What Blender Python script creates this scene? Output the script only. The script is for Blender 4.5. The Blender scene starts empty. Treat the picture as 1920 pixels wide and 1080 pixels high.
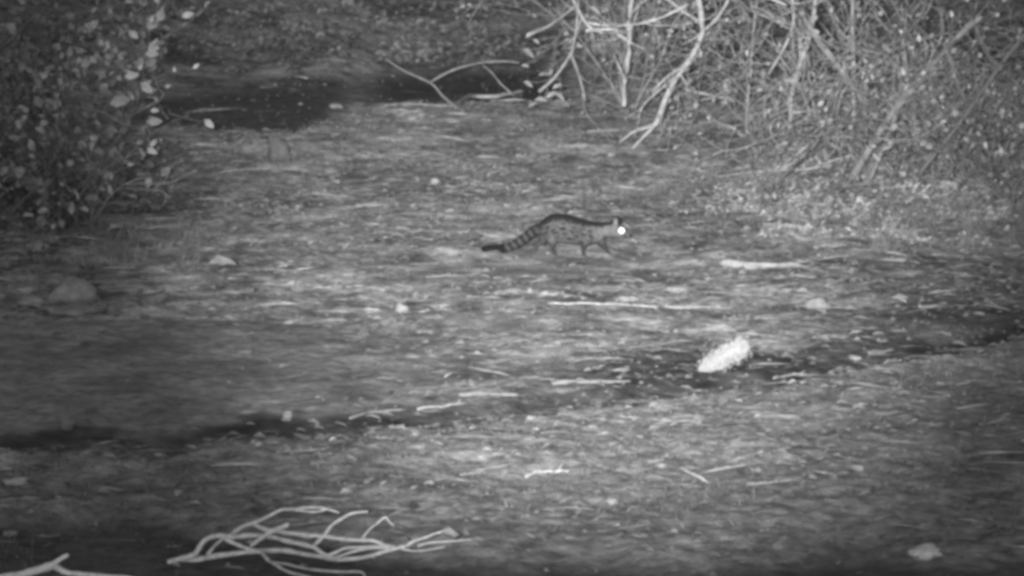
import bpy, math, random
import numpy as np
from mathutils import Vector, Matrix
S = bpy.context.scene
C = S.collection
R = math.radians
random.seed(7)
rng = np.random.default_rng(11)

# ---------------------------------------------------------------- camera
HC, PITCH, HFOV = 3.70, 9.0, 15.0
cd = bpy.data.cameras.new('camera'); cam = bpy.data.objects.new('camera', cd); C.objects.link(cam)
cam.location = (0, 0, HC); cam.rotation_euler = (R(90 - PITCH), 0, 0)
cd.sensor_width = 36; cd.lens = 18 / math.tan(R(HFOV / 2)); cd.clip_start = .5; cd.clip_end = 2000
cd.dof.use_dof = True; cd.dof.focus_distance = 23.0; cd.dof.aperture_fstop = 7.0
S.camera = cam
# ---------------------------------------------------------------- night sky, moonless and grey (infrared camera)
w = bpy.data.worlds.new('World'); S.world = w; w.use_nodes = True
nt = w.node_tree; bg = nt.nodes['Background']
sky = nt.nodes.new('ShaderNodeTexSky'); sky.sky_type = 'NISHITA'; sky.sun_disc = False
sky.sun_elevation = R(6); sky.sun_rotation = R(190)
bw = nt.nodes.new('ShaderNodeRGBToBW'); nt.links.new(sky.outputs[0], bw.inputs[0]); nt.links.new(bw.outputs[0], bg.inputs[0])
bg.inputs[1].default_value = 0.15
# ---------------------------------------------------------------- the hand-held infrared spotlight beside the camera
ld = bpy.data.lights.new('spotlight', 'SPOT'); lamp = bpy.data.objects.new('spotlight', ld); C.objects.link(lamp)
LAMP = Vector((-0.25, -0.1, HC + 0.12)); AIM = Vector((0.85, 33.0, 0.2))
lamp.location = LAMP; lamp.rotation_euler = (AIM - LAMP).to_track_quat('-Z', 'Y').to_euler()
ld.energy = 54000; ld.spot_size = R(16.4); ld.spot_blend = 1.0; ld.shadow_soft_size = 0.09
# ---------------------------------------------------------------- exposure
S.view_settings.view_transform = 'Standard'; S.view_settings.look = 'None'
S.view_settings.exposure = 0.0; S.view_settings.gamma = 1.0; S.view_settings.use_curve_mapping = False
S.cycles.pixel_filter_type = 'BLACKMAN_HARRIS'; S.cycles.filter_width = 3.9
S.cycles.max_bounces = 4; S.cycles.diffuse_bounces = 2

# ---------------------------------------------------------------- helpers
def hash2(ix, iy, s):
    h = (ix.astype(np.int64) * 374761393 + iy.astype(np.int64) * 668265263 + s * 1442695041) & 0x7fffffff
    h = ((h ^ (h >> 13)) * 1274126177) & 0x7fffffff
    h = (h ^ (h >> 16)) & 0xffffff
    return h / float(0xffffff)
def vnoise(x, y, s=0):
    x = np.asarray(x, float); y = np.asarray(y, float)
    x0 = np.floor(x); y0 = np.floor(y); fx = x - x0; fy = y - y0
    fx = fx * fx * (3 - 2 * fx); fy = fy * fy * (3 - 2 * fy)
    a = hash2(x0, y0, s); b = hash2(x0 + 1, y0, s); c = hash2(x0, y0 + 1, s); d = hash2(x0 + 1, y0 + 1, s)
    return (a + (b - a) * fx) * (1 - fy) + (c + (d - c) * fx) * fy - .5
def fbm(x, y, s=0, o=3):
    t = 0; a = 1.
    for k in range(o):
        t = t + a * vnoise(x * 2 ** k + 17.3 * k, y * 2 ** k - 9.1 * k, s + k); a *= .5
    return t
def sst(a, b, x):
    t = np.clip((x - a) / (b - a), 0, 1); return t * t * (3 - 2 * t)
def ledge_y(x):
    x = np.asarray(x, float)
    return np.interp(x, [-8, -2.37, -1.18, 0, 1.31, 2.74, 8], [17.1, 17.7, 18.05, 18.9, 19.55, 20.85, 24]) + .25 * vnoise(x * 1.3, x * 0 + 3, 5) + .16 * vnoise(x * 3.1, x * 0, 6)
def low_mask(x, y):
    """1 in the dark wet channel along the near edge"""
    return 1 - sst(-.12, .22, y - (16.65 - .62 * sst(-1.7, -.8, x) + .35 * vnoise(x * 1.4, x * 0, 4) + .15 * vnoise(x * 5, y * 3, 14)))
def step_y(x):
    return 22.35 + .05 * x + .35 * vnoise(x * 1.3, x * 0 + 7, 8)
def crest_y(x):
    x = np.asarray(x, float)
    return np.interp(x, [-8, -3.5, -1.75, -1.25, .3, 2, 8], [29.6, 30.4, 30.8, 32.1, 32.7, 33.6, 36]) + .5 * vnoise(x * 1.1 + 2, x * 0 + 1, 9)
def base_z(x, y):
    x = np.asarray(x, float); y = np.asarray(y, float)
    c = y - ledge_y(x)
    amp = .75 + .5 * vnoise(x * .9, y * 0, 31) + .45 * np.exp(-((x - 1.0) / .8) ** 2)
    near = .085 * np.exp(-(np.minimum(c, 0) / 1.8) ** 2)
    gul = .15 * amp * np.exp(-((c - .42) / .42) ** 2) * sst(-.02, .45, c)
    z = np.where(c < 0, near, near[()] * (1 - sst(0, .6, c)) - gul)
    st = y - step_y(x)
    z = z + .006 * sst(0, .2, st) * (1 - sst(.2, 1.6, x)) * sst(-9, -4, x + 4 * 0)
    # far bank with its hollow behind the crest
    c2 = y - crest_y(x); m = sst(-3.9, -3.0, x) * (1 - sst(.3, 1.0, x))
    z = z + .12 * np.exp(-(np.minimum(c2, 0) / 2.6) ** 2) * (c2 < 0) + (.12 - (.12 + .10 * m) * sst(0, .8, c2)) * (c2 >= 0)
    z = z + .13 * np.maximum(c2 - 4.6, 0) + .30 * (1 - m) * 0
    z = z - .125 * np.maximum(c2 - 30, 0)
    z = z + .045 * np.maximum(y - 26, 0) * sst(1.0, 3.5, x) * (1 - sst(40, 60, y))
    z = np.minimum(z, 6 + 0 * z)
    # dark low channel in the near left corner
    z = z - .05 * low_mask(x, y)
    return z
def relief(x, y):
    g = .105 * fbm(x * .55, y * .40, 40, 2) * sst(20.5, 24, y) * (1 - .65 * sst(32, 34, y)) + .03 * fbm(x * 1.1, y * .9, 44, 2)
    lit = litter_mask(x, y)
    r = (.030 * vnoise(x * 2.1, y * 1.6, 50) + .022 * vnoise(x * 5.2, y * 3.6, 51) + .018 * vnoise(x * 11, y * 9, 52) + .014 * vnoise(x * 25, y * 21, 53)
         + .010 * vnoise(x * 52, y * 40, 54))
    lump = .05 * vnoise(x * 6.3, y * 5, 57) * np.exp(-((y - ledge_y(x)) / .3) ** 2)
    calm = 1 - .9 * np.exp(-(((x + .02) / .72) ** 4) - ((y - 23.95) / .5) ** 4)
    r = r * calm; g = g * calm; lump = lump * calm
    return g + lump + r * (.42 + .58 * lit)
def litter_mask(x, y):
    """0 on smooth bare mud, 1 on rough littered soil"""
    x = np.asarray(x, float); y = np.asarray(y, float)
    a = y - ledge_y(x); b = y - step_y(x)
    mud = sst(.5, 1.0, a) * (1 - sst(-.12, .05, b)) * (1 - sst(-1.6, .9, x + 1.2 * vnoise(x * 1.5, y * 1.5, 61)))
    c2 = y - crest_y(x)
    hollow = sst(.1, .5, c2) * sst(-3.6, -2.9, x) * (1 - sst(.2, .8, x)) * (1 - sst(4.3, 5.4, c2))
    low = low_mask(x, y)
    return np.clip(1 - .72 * mud - .9 * hollow - .75 * low, 0, 1)
def Z(x, y):
    return base_z(x, y) + relief(x, y)
CP, SP = math.cos(R(PITCH)), math.sin(R(PITCH)); KX = math.tan(R(HFOV / 2)) / 960.
def ray(px, py):
    a = (px - 960) * KX; b = -(py - 540) * KX
    return np.array([a, CP + b * SP, -SP + b * CP])
def at(px, py, Y):
    """the world point seen at pixel (px, py) that stands Y metres away"""
    d = ray(px, py); t = Y / d[1]
    return Vector((d[0] * t, Y, HC + d[2] * t))
_T = np.concatenate([np.arange(12, 48, .02), np.arange(48, 110, .1)])
def hit(px, py, lift=0.):
    d = ray(px, py); X = d[0] * _T / d[1]; zz = HC + d[2] * _T / d[1]
    g = base_z(X, _T) + relief(X, _T) * .6
    k = np.nonzero(zz <= g)[0]
    if len(k) == 0: return at(px, py, 50)
    k = k[0]; return Vector((X[k], _T[k], float(g[k]) + lift))
def mpp(Y): return KX * Y     # metres per photograph pixel at that distance

class MB:
    def __init__(s): s.v = []; s.f = []; s.c = []
    def add(s, v, f, col=None):
        o = len(s.v); s.v += [tuple(p) for p in v]; s.f += [tuple(i + o for i in q) for q in f]
        s.c += [col if col is not None else 1.] * len(v)
    def tube(s, pts, rad, n=6, col=None, jit=0.):
        pts = [Vector(p) for p in pts]; m = len(pts); ring = []
        up = Vector((0, 0, 1))
        V = []
        for i, p in enumerate(pts):
            t = (pts[min(i + 1, m - 1)] - pts[max(i - 1, 0)])
            if t.length < 1e-9: t = Vector((1, 0, 0))
            t.normalize()
            a = t.cross(up)
            if a.length < .1: a = t.cross(Vector((1, 0, 0)))
            a.normalize(); b = a.cross(t)
            r = rad[i] if hasattr(rad, '__len__') else rad
            r *= 1 + jit * random.uniform(-1, 1)
            for k in range(n):
                q = 2 * math.pi * k / n
                V.append(p + (a * math.cos(q) + b * math.sin(q)) * r)
        F = []
        for i in range(m - 1):
            for k in range(n):
                k2 = (k + 1) % n
                F.append((i * n + k, i * n + k2, (i + 1) * n + k2, (i + 1) * n + k))
        F.append(tuple(range(n - 1, -1, -1))); F.append(tuple((m - 1) * n + k for k in range(n)))
        s.add(V, F, col)
    def leaf(s, p, L, W, d, nrm, col=None, curl=.25):
        d = d.normalized(); sd = d.cross(nrm)
        if sd.length < .01: sd = d.orthogonal()
        sd.normalize(); up = sd.cross(d)
        P = [p, p + d * L * .35 + sd * W * .5 + up * curl * W, p + d * L * .4 , p + d * L * .35 - sd * W * .5 + up * curl * W,
             p + d * L * .75 + sd * W * .36 + up * curl * W * .5 - up * L * .06, p + d * L * .75 - sd * W * .36 + up * curl * W * .5 - up * L * .06, p + d * L - up * L * .15]
        s.add(P, [(0, 1, 2), (0, 2, 3), (1, 4, 2), (2, 4, 6), (2, 6, 5), (2, 5, 3)], col)
    def build(s, name, mat, parent=None, smooth=False, obj=True):
        me = bpy.data.meshes.new(name); me.from_pydata(s.v, [], s.f); me.materials.append(mat)
        ca = me.color_attributes.new('tone', 'FLOAT_COLOR', 'POINT')
        a = np.ones((len(s.v), 4), np.float32); a[:, :3] = np.array(s.c, np.float32)[:, None]
        ca.data.foreach_set('color', a.ravel())
        if smooth: me.polygons.foreach_set('use_smooth', [True] * len(me.polygons))
        me.update()
        return link(name, me, parent)
def link(name, me, parent=None):
    o = bpy.data.objects.new(name, me); C.objects.link(o)
    if parent is not None: o.parent = parent; o.matrix_parent_inverse = Matrix.Identity(4); 
    return o
def tag(o, label=None, cat=None, group=None, kind=None):
    if label: o['label'] = label
    if cat: o['category'] = cat
    if group: o['group'] = group
    if kind: o['kind'] = kind
    return o
def empty(name, loc):
    o = bpy.data.objects.new(name, None); o.empty_display_size = .1; C.objects.link(o); o.location = loc; return o
def recentre(o, p):
    """put the origin of a one-mesh thing at p"""
    p = Vector(p); me = o.data; me.transform(Matrix.Translation(-p)); o.location = p; return o
def catmull(P, n=4):
    P = [Vector(p) for p in P]; out = []
    for i in range(len(P) - 1):
        a = P[max(i - 1, 0)]; b = P[i]; c = P[i + 1]; d = P[min(i + 2, len(P) - 1)]
        for k in range(n):
            t = k / n
            out.append(.5 * ((2 * b) + (c - a) * t + (2 * a - 5 * b + 4 * c - d) * t * t + (-a + 3 * b - 3 * c + d) * t ** 3))
    out.append(P[-1]); return out

def mat(name, g0, g1, scale=20., bump=.3, bscale=60., rough=.9, stretch=(1, 1, 1), tone=True, translucent=0.):
    m = bpy.data.materials.new(name); m.use_nodes = True; t = m.node_tree; N = t.nodes; L = t.links
    b = N['Principled BSDF']; b.inputs['Roughness'].default_value = rough
    b.inputs['Specular IOR Level'].default_value = .25
    tc = N.new('ShaderNodeTexCoord'); mp = N.new('ShaderNodeMapping'); mp.inputs['Scale'].default_value = stretch
    geo = N.new('ShaderNodeNewGeometry')
    L.new(geo.outputs['Position'] if tone == 'world' else tc.outputs['Object'], mp.inputs[0])
    n = N.new('ShaderNodeTexNoise'); n.inputs['Scale'].default_value = scale; n.inputs['Detail'].default_value = 6; n.inputs['Roughness'].default_value = .65
    L.new(mp.outputs[0], n.inputs[0])
    r = N.new('ShaderNodeValToRGB'); r.color_ramp.elements[0].position = .34; r.color_ramp.elements[1].position = .66
    r.color_ramp.elements[0].color = (g0, g0, g0, 1); r.color_ramp.elements[1].color = (g1, g1, g1, 1)
    L.new(n.outputs[0], r.inputs[0])
    a = N.new('ShaderNodeAttribute'); a.attribute_name = 'tone'
    mx = N.new('ShaderNodeMix'); mx.data_type = 'RGBA'; mx.blend_type = 'MULTIPLY'; mx.inputs[0].default_value = 1.
    L.new(r.outputs[0], mx.inputs[6]); L.new(a.outputs['Color'], mx.inputs[7]); L.new(mx.outputs[2], b.inputs['Base Color'])
    if bump:
        n2 = N.new('ShaderNodeTexNoise'); n2.inputs['Scale'].default_value = bscale; n2.inputs['Detail'].default_value = 4
        L.new(mp.outputs[0], n2.inputs[0])
        bp = N.new('ShaderNodeBump'); bp.inputs['Strength'].default_value = bump; bp.inputs['Distance'].default_value = .02
        L.new(n2.outputs[0], bp.inputs['Height']); L.new(bp.outputs[0], b.inputs['Normal'])
    return m
M = dict(
    ground=mat('soil', .19, .48, 15., .7, 45., tone=True, stretch=(.7, 1, 1)),
    wood=mat('bleached_wood', .36, .62, 30., .4, 90.),
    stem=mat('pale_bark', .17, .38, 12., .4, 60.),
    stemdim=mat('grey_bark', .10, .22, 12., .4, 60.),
    leaf=mat('leaf', .16, .36, 12., .0),
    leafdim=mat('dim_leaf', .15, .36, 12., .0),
    litter=mat('dead_leaf', .14, .36, 15., .0),
    stone=mat('pale_stone', .28, .46, 14., .5, 40.),
    bright=mat('white_fluff', .44, .48, 10., .0),
    grass=mat('dry_grass', .10, .28, 9., .0),
    fur=mat('fur', .9, 1.0, 60., .3, 220.),
    eye=mat('painted_eyeshine', .97, .98, 5., .0, rough=.3),
)

# ---------------------------------------------------------------- ground: one sheet to the horizon
def axis(parts):
    out = []
    for a, b, d in parts: out += list(np.arange(a, b - 1e-6, d))
    out.append(parts[-1][1]); return np.array(out)
ys = [-300, -150, -70, -30, -10, 0, 5, 9, 11, 12.5]
y = 13.5
while y < 48: ys.append(y); y += max(.016, .000042 * y * y)
ys += list(np.arange(48, 62, .25)) + list(np.arange(62, 110, 2.)) + [125, 150, 200, 300, 500, 900]
ys = np.array(ys)
xs = np.concatenate([[-700, -300, -120, -60, -35, -24, -17, -12, -9.5], np.arange(-8, 8.4, .024), [9.5, 12, 17, 24, 35, 60, 120, 300, 700]])
X, Y = np.meshgrid(xs, ys); Zg = Z(X, Y)
Zg = np.where((Y < 12.9) | (np.abs(X) > 9), base_z(X, Y), Zg)
nx, ny = len(xs), len(ys)
V = np.stack([X.ravel(), Y.ravel(), Zg.ravel()], 1).astype(np.float32)
I = np.arange(nx * ny).reshape(ny, nx)
F = np.stack([I[:-1, :-1].ravel(), I[:-1, 1:].ravel(), I[1:, 1:].ravel(), I[1:, :-1].ravel()], 1).astype(np.int32)
def np_mesh(name, V, F, tone, mat_, smooth=True):
    me = bpy.data.meshes.new(name); k = F.shape[1]
    me.vertices.add(len(V)); me.vertices.foreach_set('co', np.asarray(V, np.float32).ravel())
    me.loops.add(F.size); me.loops.foreach_set('vertex_index', F.astype(np.int32).ravel())
    me.polygons.add(len(F)); me.polygons.foreach_set('loop_start', np.arange(0, F.size, k, dtype=np.int32))
    me.polygons.foreach_set('loop_total', np.full(len(F), k, np.int32))
    me.polygons.foreach_set('use_smooth', np.full(len(F), smooth))
    me.update(calc_edges=True); me.materials.append(mat_)
    ca = me.color_attributes.new('tone', 'FLOAT_COLOR', 'POINT'); a = np.ones((len(V), 4), np.float32); a[:, :3] = tone[:, None]
    ca.data.foreach_set('color', a.ravel()); return me
lm = litter_mask(X, Y)
tone = (.76 + .24 * lm) * (1 + (.45 + .3 * sst(-.3, .6, Y - ledge_y(X))) * fbm(X * 2.4, Y * 2.6, 80, 4) * (.25 + .75 * lm)) * (1 + (.45 + .6 * sst(-.3, .6, Y - ledge_y(X))) * vnoise(X * 5, Y * 7, 84) * (.3 + .7 * lm)) * (1 + .5 * vnoise(X * 16, Y * 12, 85) * lm)
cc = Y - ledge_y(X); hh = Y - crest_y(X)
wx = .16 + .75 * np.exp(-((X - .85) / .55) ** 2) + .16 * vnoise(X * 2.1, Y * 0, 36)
gully_shade = sst(.0, .1, cc) * (1 - sst(.74 + .9 * wx, 1.05 + 1.5 * wx, cc + .45 * vnoise(X * 2.3, Y * 2, 37) + .22 * vnoise(X * 7, Y * 6, 38))) * np.clip(.98 + .35 * vnoise(X * 1.1, Y * 0, 33) + .3 * vnoise(X * 6, Y * 5, 34), 0, 1)  # shadow band behind the ledge crest, painted into the soil tone
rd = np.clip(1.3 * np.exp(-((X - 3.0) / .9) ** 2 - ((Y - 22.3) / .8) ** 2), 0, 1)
hollow_shade = sst(.05, .6, hh) * sst(-3.7, -3.0, X) * (1 - sst(.2, .8, X)) * (1 - sst(4.3, 5.4, hh + 1.6 * vnoise(X * 1.1, Y * .8, 35)))  # shade inside the far hollow, painted into the soil tone
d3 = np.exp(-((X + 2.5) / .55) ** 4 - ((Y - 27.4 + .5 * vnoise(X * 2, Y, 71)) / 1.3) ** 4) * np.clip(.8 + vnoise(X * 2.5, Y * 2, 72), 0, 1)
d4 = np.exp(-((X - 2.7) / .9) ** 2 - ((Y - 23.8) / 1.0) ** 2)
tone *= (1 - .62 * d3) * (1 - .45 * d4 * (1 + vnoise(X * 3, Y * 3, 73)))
tone *= (.88 + .12 * sst(-.3, .3, cc)) * (1 - .76 * gully_shade) * (1 - .62 * np.clip(rd + .4 * rd * vnoise(X * 3, Y * 3, 39), 0, 1)) * (1 - .6 * low_mask(X, Y)) * (1 - .66 * hollow_shade * (1 - .85 * np.exp(-((X + 1.42) / .17) ** 2))) * (1 - .42 * sst(33, 38, Y) * (1 - sst(0, 1, X)) * (1 + 1.4 * vnoise(X * .7, Y * .9, 76))) * (1 - .6 * sst(31.5, 33.5, Y) * sst(1, 1.8, X))
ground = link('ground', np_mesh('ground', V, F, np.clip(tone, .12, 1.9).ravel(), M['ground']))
tag(ground, kind='structure')

# ---------------------------------------------------------------- stuff: litter, crumbs of soil, dry grass
def scatter_xy(n, ymin, ymax, xw=1.25, dens=None):
    out = []
    # even density over the ground in view plus a margin
    while sum(len(a) for a in out) < n:
        k = n * 2
        y = ymin + (ymax - ymin) * rng.random(k); x = (rng.random(k) * 2 - 1) * (y * KX * 960 * xw + .6)
        keep = rng.random(k) < (y / ymax)
        if dens is not None: keep &= rng.random(k) < dens(x, y)
        out.append(np.stack([x[keep], y[keep]], 1))
    return np.concatenate(out)[:n]
def leaves_np(P, size, aspect, tilt, lift, tones, zf=Z):
    n = len(P); yaw = rng.normal(0, .55, n) + np.pi * (rng.random(n) < .5)
    d = np.stack([np.cos(yaw), np.sin(yaw), np.tan(tilt) * rng.normal(0, 1, n)], 1); d /= np.linalg.norm(d, axis=1)[:, None]
    sd = np.stack([-np.sin(yaw), np.cos(yaw), np.tan(tilt) * rng.normal(0, 1, n)], 1); sd /= np.linalg.norm(sd, axis=1)[:, None]
    up = np.cross(d, sd)
    base = np.stack([P[:, 0], P[:, 1], zf(P[:, 0], P[:, 1]) + lift], 1)
    L = size[:, None]; W = (size * aspect)[:, None]; c = rng.uniform(.1, .5, n)[:, None] * W
    pts = [base - d * L / 2, base - d * L * .15 + sd * W / 2 + up * c, base + d * L * .0, base - d * L * .15 - sd * W / 2 + up * c,
           base + d * L * .28 + sd * W * .33 + up * c * .6, base + d * L * .28 - sd * W * .33 + up * c * .6, base + d * L / 2 + up * c * .3]
    V = np.stack(pts, 1).reshape(-1, 3); o = np.arange(n)[:, None, None] * 7
    F = (np.array([(0, 1, 2), (0, 2, 3), (1, 4, 2), (2, 4, 6), (2, 6, 5), (2, 5, 3)])[None] + o).reshape(-1, 3)
    return V, F, np.repeat(tones, 7)
def ldens(x, y):
    d = litter_mask(x, y) ** 2
    c = y - ledge_y(x)
    d = d * (.35 + .65 * (vnoise(x * 1.2, y * .9, 90) > -.08))
    d = d + .6 * np.exp(-((c + .05) / .16) ** 2) + .6 * np.exp(-((y - step_y(x) - .1) / .25) ** 2)
    d = d * (1 - .8 * np.exp(-((x + 2.5) / .55) ** 4 - ((y - 27.4) / 1.3) ** 4))
    d = d * (1 - .85 * np.exp(-((x - 3.0) / .9) ** 2 - ((y - 22.3) / .8) ** 2))
    d = np.clip(d, .05, 1) * (1 - .8 * sst(33.5, 36, y) * (x < 1.2))
    return d * (1 - .92 * ((np.abs(x - .05) < .8) & (y > 23.45) & (y < 24.2)))
P = scatter_xy(26000, 14.5, 46, dens=ldens)
sz = rng.lognormal(math.log(.042), .38, len(P)); tn = rng.lognormal(-.30, .32, len(P)).clip(.3, 1.3)
tn = tn * np.where(P[:, 1] < ledge_y(P[:, 0]), 1.35, 1.0)
V, F, T = leaves_np(P, sz, rng.uniform(.3, .7, len(P)), R(10), .012, tn)
tag(link('leaf_litter', np_mesh('leaf_litter', V, F, T, M['litter'], False)), 'small dead leaves and scraps littering the pale soil', 'leaf litter', kind='stuff')
# straw: long flat strips
P = scatter_xy(8500, 14.5, 42, dens=ldens)
V, F, T = leaves_np(P, rng.lognormal(math.log(.13), .45, len(P)), rng.uniform(.05, .13, len(P)), R(3), .022, rng.lognormal(.10, .42, len(P)).clip(.3, 2.2))
tag(link('straw', np_mesh('straw', V, F, T, M['litter'], False)), 'thin straws and strips of bark strewn over the soil', 'straw', kind='stuff')
# soil crumbs: small tetra lumps
P = scatter_xy(30000, 14.5, 42, dens=lambda x, y: litter_mask(x, y) ** 2 * .9 + .06)
n = len(P); r = rng.lognormal(math.log(.010), .45, n); b = np.stack([P[:, 0], P[:, 1], Z(P[:, 0], P[:, 1])], 1)
dirs = np.array([(1, 0, 0), (0, 1, 0), (-1, 0, 0), (0, -1, 0), (0, 0, .75), (0, 0, -.5)], float)
V = b[:, None] + dirs[None] * r[:, None, None] * rng.uniform(.6, 1.3, (n, 6, 1))
F = (np.array([(0, 1, 4), (1, 2, 4), (2, 3, 4), (3, 0, 4), (1, 0, 5), (2, 1, 5), (3, 2, 5), (0, 3, 5)])[None] + np.arange(n)[:, None, None] * 6).reshape(-1, 3)
T = np.repeat(rng.uniform(.35, .85, n), 6)
tag(link('soil_crumbs', np_mesh('soil_crumbs', V.reshape(-1, 3), F, T, M['ground'], False)), 'loose crumbs and grit on the bare soil', 'soil crumbs', kind='stuff')
# short dry grass and weeds
def gdens(x, y):
    c = y - ledge_y(x)
    near = (c < -.1) * (.25 + .75 * (vnoise(x * .9, y * .8, 95) > -.1)) * sst(16, 17, y - .3 * np.clip(x, -2, 2))
    mid = (y > 25.5) * (vnoise(x * 1.1, y * .6, 96) > -.05) * litter_mask(x, y)
    return np.clip(near * .8 + mid * .8, 0, 1) * (1 - .9 * ((np.abs(x) < .8) & (y > 23.45) & (y < 24.2)))
def blades(P, h, wd, lean, tones):
    n = len(P); b = np.stack([P[:, 0], P[:, 1], Z(P[:, 0], P[:, 1]) - .004], 1)
    a = rng.random(n) * 2 * np.pi; dr = np.stack([np.cos(a), np.sin(a), 0 * a], 1)
    s = rng.random(n) * 2 * np.pi; sd = np.stack([np.cos(s), np.sin(s), 0 * a], 1) * wd[:, None]
    ln = (rng.random(n) * lean)[:, None] * h[:, None]; up = np.array([0, 0, 1.])[None] * h[:, None]
    V = np.stack([b - sd, b + sd, b + up * .6 + dr * ln * .4 + sd * .7, b + up * .6 + dr * ln * .4 - sd * .7, b + up + dr * ln], 1).reshape(-1, 3)
    o = np.arange(n)[:, None, None] * 5
    F = (np.array([(0, 1, 2), (0, 2, 3), (3, 2, 4)])[None] + o).reshape(-1, 3)
    return V, F, np.repeat(tones, 5)
P = scatter_xy(60000, 14.5, 44, dens=gdens)
h = rng.lognormal(math.log(.028), .4, len(P))
V, F, T = blades(P, h, rng.uniform(.0012, .0032, len(P)), 1.6, rng.uniform(.4, 1.5, len(P)))
tag(link('short_grass', np_mesh('short_grass', V, F, T, M['grass'], False)), 'short dry grass and weeds over the banks', 'grass', kind='stuff')

# ---------------------------------------------------------------- the genet
def genet():
    u = .000679
    root_p = hit(1040, 480); Y0 = root_p.y
    def P(zx, zy, dy=0.): return Vector(((zx - 900) * u, dy, (622 - zy) * u))
    parts = MB()
    def loft(rows, n=20):
        """rows: (zx, ztop, zbot, halfwidth m, dy, tilt)"""
        V = []; F = []; m = len(rows)
        for (zx, zt, zb, hw, dy) in rows:
            c = P(zx, (zt + zb) / 2, dy); hh = (zb - zt) / 2 * u
            for k in range(n):
                q = 2 * math.pi * k / n; cs, sn = math.cos(q), math.sin(q)
                V.append(c + Vector((0, math.copysign(abs(cs) ** .92, cs) * hw, math.copysign(abs(sn) ** .92, sn) * hh)))
        for i in range(m - 1):
            for k in range(n):
                k2 = (k + 1) % n; F.append((i * n + k, (i + 1) * n + k, (i + 1) * n + k2, i * n + k2))
        F.append(tuple(range(n))); F.append(tuple((m - 1) * n + k for k in range(n - 1, -1, -1)))
        parts.add(V, F)
    # trunk, neck and head, tail side first
    loft([(775, 300, 375, .020, 0), (795, 262, 420, .042, 0), (830, 235, 455, .058, 0), (880, 210, 472, .066, 0), (940, 202, 480, .070, 0), (1010, 207, 490, .072, 0),
          (1090, 228, 500, .071, 0), (1160, 254, 505, .067, 0), (1230, 270, 508, .063, -.003), (1290, 281, 495, .057, -.006), (1340, 284, 465, .049, -.010),
          (1385, 281, 435, .042, -.015), (1425, 277, 420, .038, -.021)])
    loft([(1400, 283, 428, .036, -.018), (1435, 272, 425, .042, -.024), (1470, 268, 425, .044, -.030), (1505, 276, 425, .042, -.034), (1535, 300, 426, .035, -.037),
          (1560, 330, 428, .026, -.039), (1583, 358, 426, .019, -.041), (1603, 376, 420, .014, -.042), (1614, 386, 410, .009, -.043)])
    def limb(pts, rad, n=12):
        pp = catmull([P(*p) for p in pts], 4); k = len(pts) - 1
        rr = [np.interp(i / (len(pp) - 1) * k, range(k + 1), rad) for i in range(len(pp))]
        parts.tube(pp, rr, n)
    # tail
    limb([(850, 285), (800, 325), (740, 352), (690, 385), (640, 425), (585, 465), (530, 500), (470, 527), (410, 538), (340, 541), (275, 540), (232, 538), (220, 538)],
         [.026, .032, .034, .034, .033, .032, .031, .030, .029, .028, .025, .015, .006])
    # near hind leg
    limb([(850, 370, -.035), (880, 430, -.045), (892, 480, -.045), (885, 520, -.045), (905, 565, -.043), (915, 600, -.043)], [.050, .043, .026, .017, .013, .012])
    limb([(908, 597, -.043), (930, 606, -.044), (955, 610, -.044)], [.013, .013, .008])
    # far hind leg, pushing off behind
    limb([(840, 370, .035), (810, 440, .04), (790, 485, .04), (745, 510, .04), (725, 545, .04), (735, 580, .04)], [.045, .036, .022, .016, .013, .012])
    limb([(733, 575, .04), (755, 588, .04), (778, 594, .04)], [.012, .012, .008])
    # near fore leg, upright under the shoulder
    limb([(1225, 400, -.04), (1200, 460, -.045), (1180, 510, -.044), (1178, 560, -.042), (1182, 600, -.042)], [.042, .034, .020, .013, .012])
    limb([(1180, 598, -.042), (1200, 608, -.043), (1222, 611, -.043)], [.013, .013, .008])
    # far fore leg, reaching forward
    limb([(1290, 400, .025), (1330, 465, .03), (1365, 510, .03), (1390, 550, .03), (1412, 585, .03)], [.045, .036, .020, .014, .012])
    limb([(1410, 582, .03), (1432, 596, .03), (1452, 602, .03)], [.012, .012, .008])
    # ears
    for (zx, dy, s) in ((1478, -.058, 1), (1505, .000, 1)):
        a = P(zx, 300, dy); t = P(zx + 2, 236, dy * 1.12)
        parts.tube([a, a.lerp(t, .5), a.lerp(t, .85), t], [.017, .017, .011, .004], 10)
    me = bpy.data.meshes.new('body'); me.from_pydata(parts.v, [], parts.f); me.update()
    tmp = bpy.data.objects.new('tmp', me); C.objects.link(tmp)
    rm = tmp.modifiers.new('r', 'REMESH'); rm.mode = 'VOXEL'; rm.voxel_size = .0042
    sm = tmp.modifiers.new('s', 'SMOOTH'); sm.iterations = 5; sm.factor = .5
    dg = bpy.context.evaluated_depsgraph_get(); me2 = bpy.data.meshes.new_from_object(tmp.evaluated_get(dg))
    bpy.data.objects.remove(tmp); me2.name = 'body'
    n = len(me2.vertices); co = np.empty(n * 3); me2.vertices.foreach_get('co', co); co = co.reshape(-1, 3)
    zx = co[:, 0] / u + 900; zy = 622 - co[:, 2] / u; dy = co[:, 1]
    f3 = vnoise(zx * .07, zy * .07 + dy * 60, 3) + .5 * vnoise(zx * .16, zy * .16 + dy * 90, 4)
    # markings: dark back band, blotched flank, ringed tail with a black tip
    top = np.interp(zx, [775, 795, 830, 880, 940, 1010, 1090, 1160, 1230, 1290, 1340, 1385, 1425, 1500], [300, 262, 235, 210, 202, 207, 228, 254, 270, 281, 284, 281, 277, 272])
    dep = zy - top
    flank = .112 + .10 * f3 + .03 * sst(1250, 1400, zx)
    t = np.full(n, 1.) * flank
    t *= 1 - .45 * sst(60, 110, dep) * 0
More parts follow.
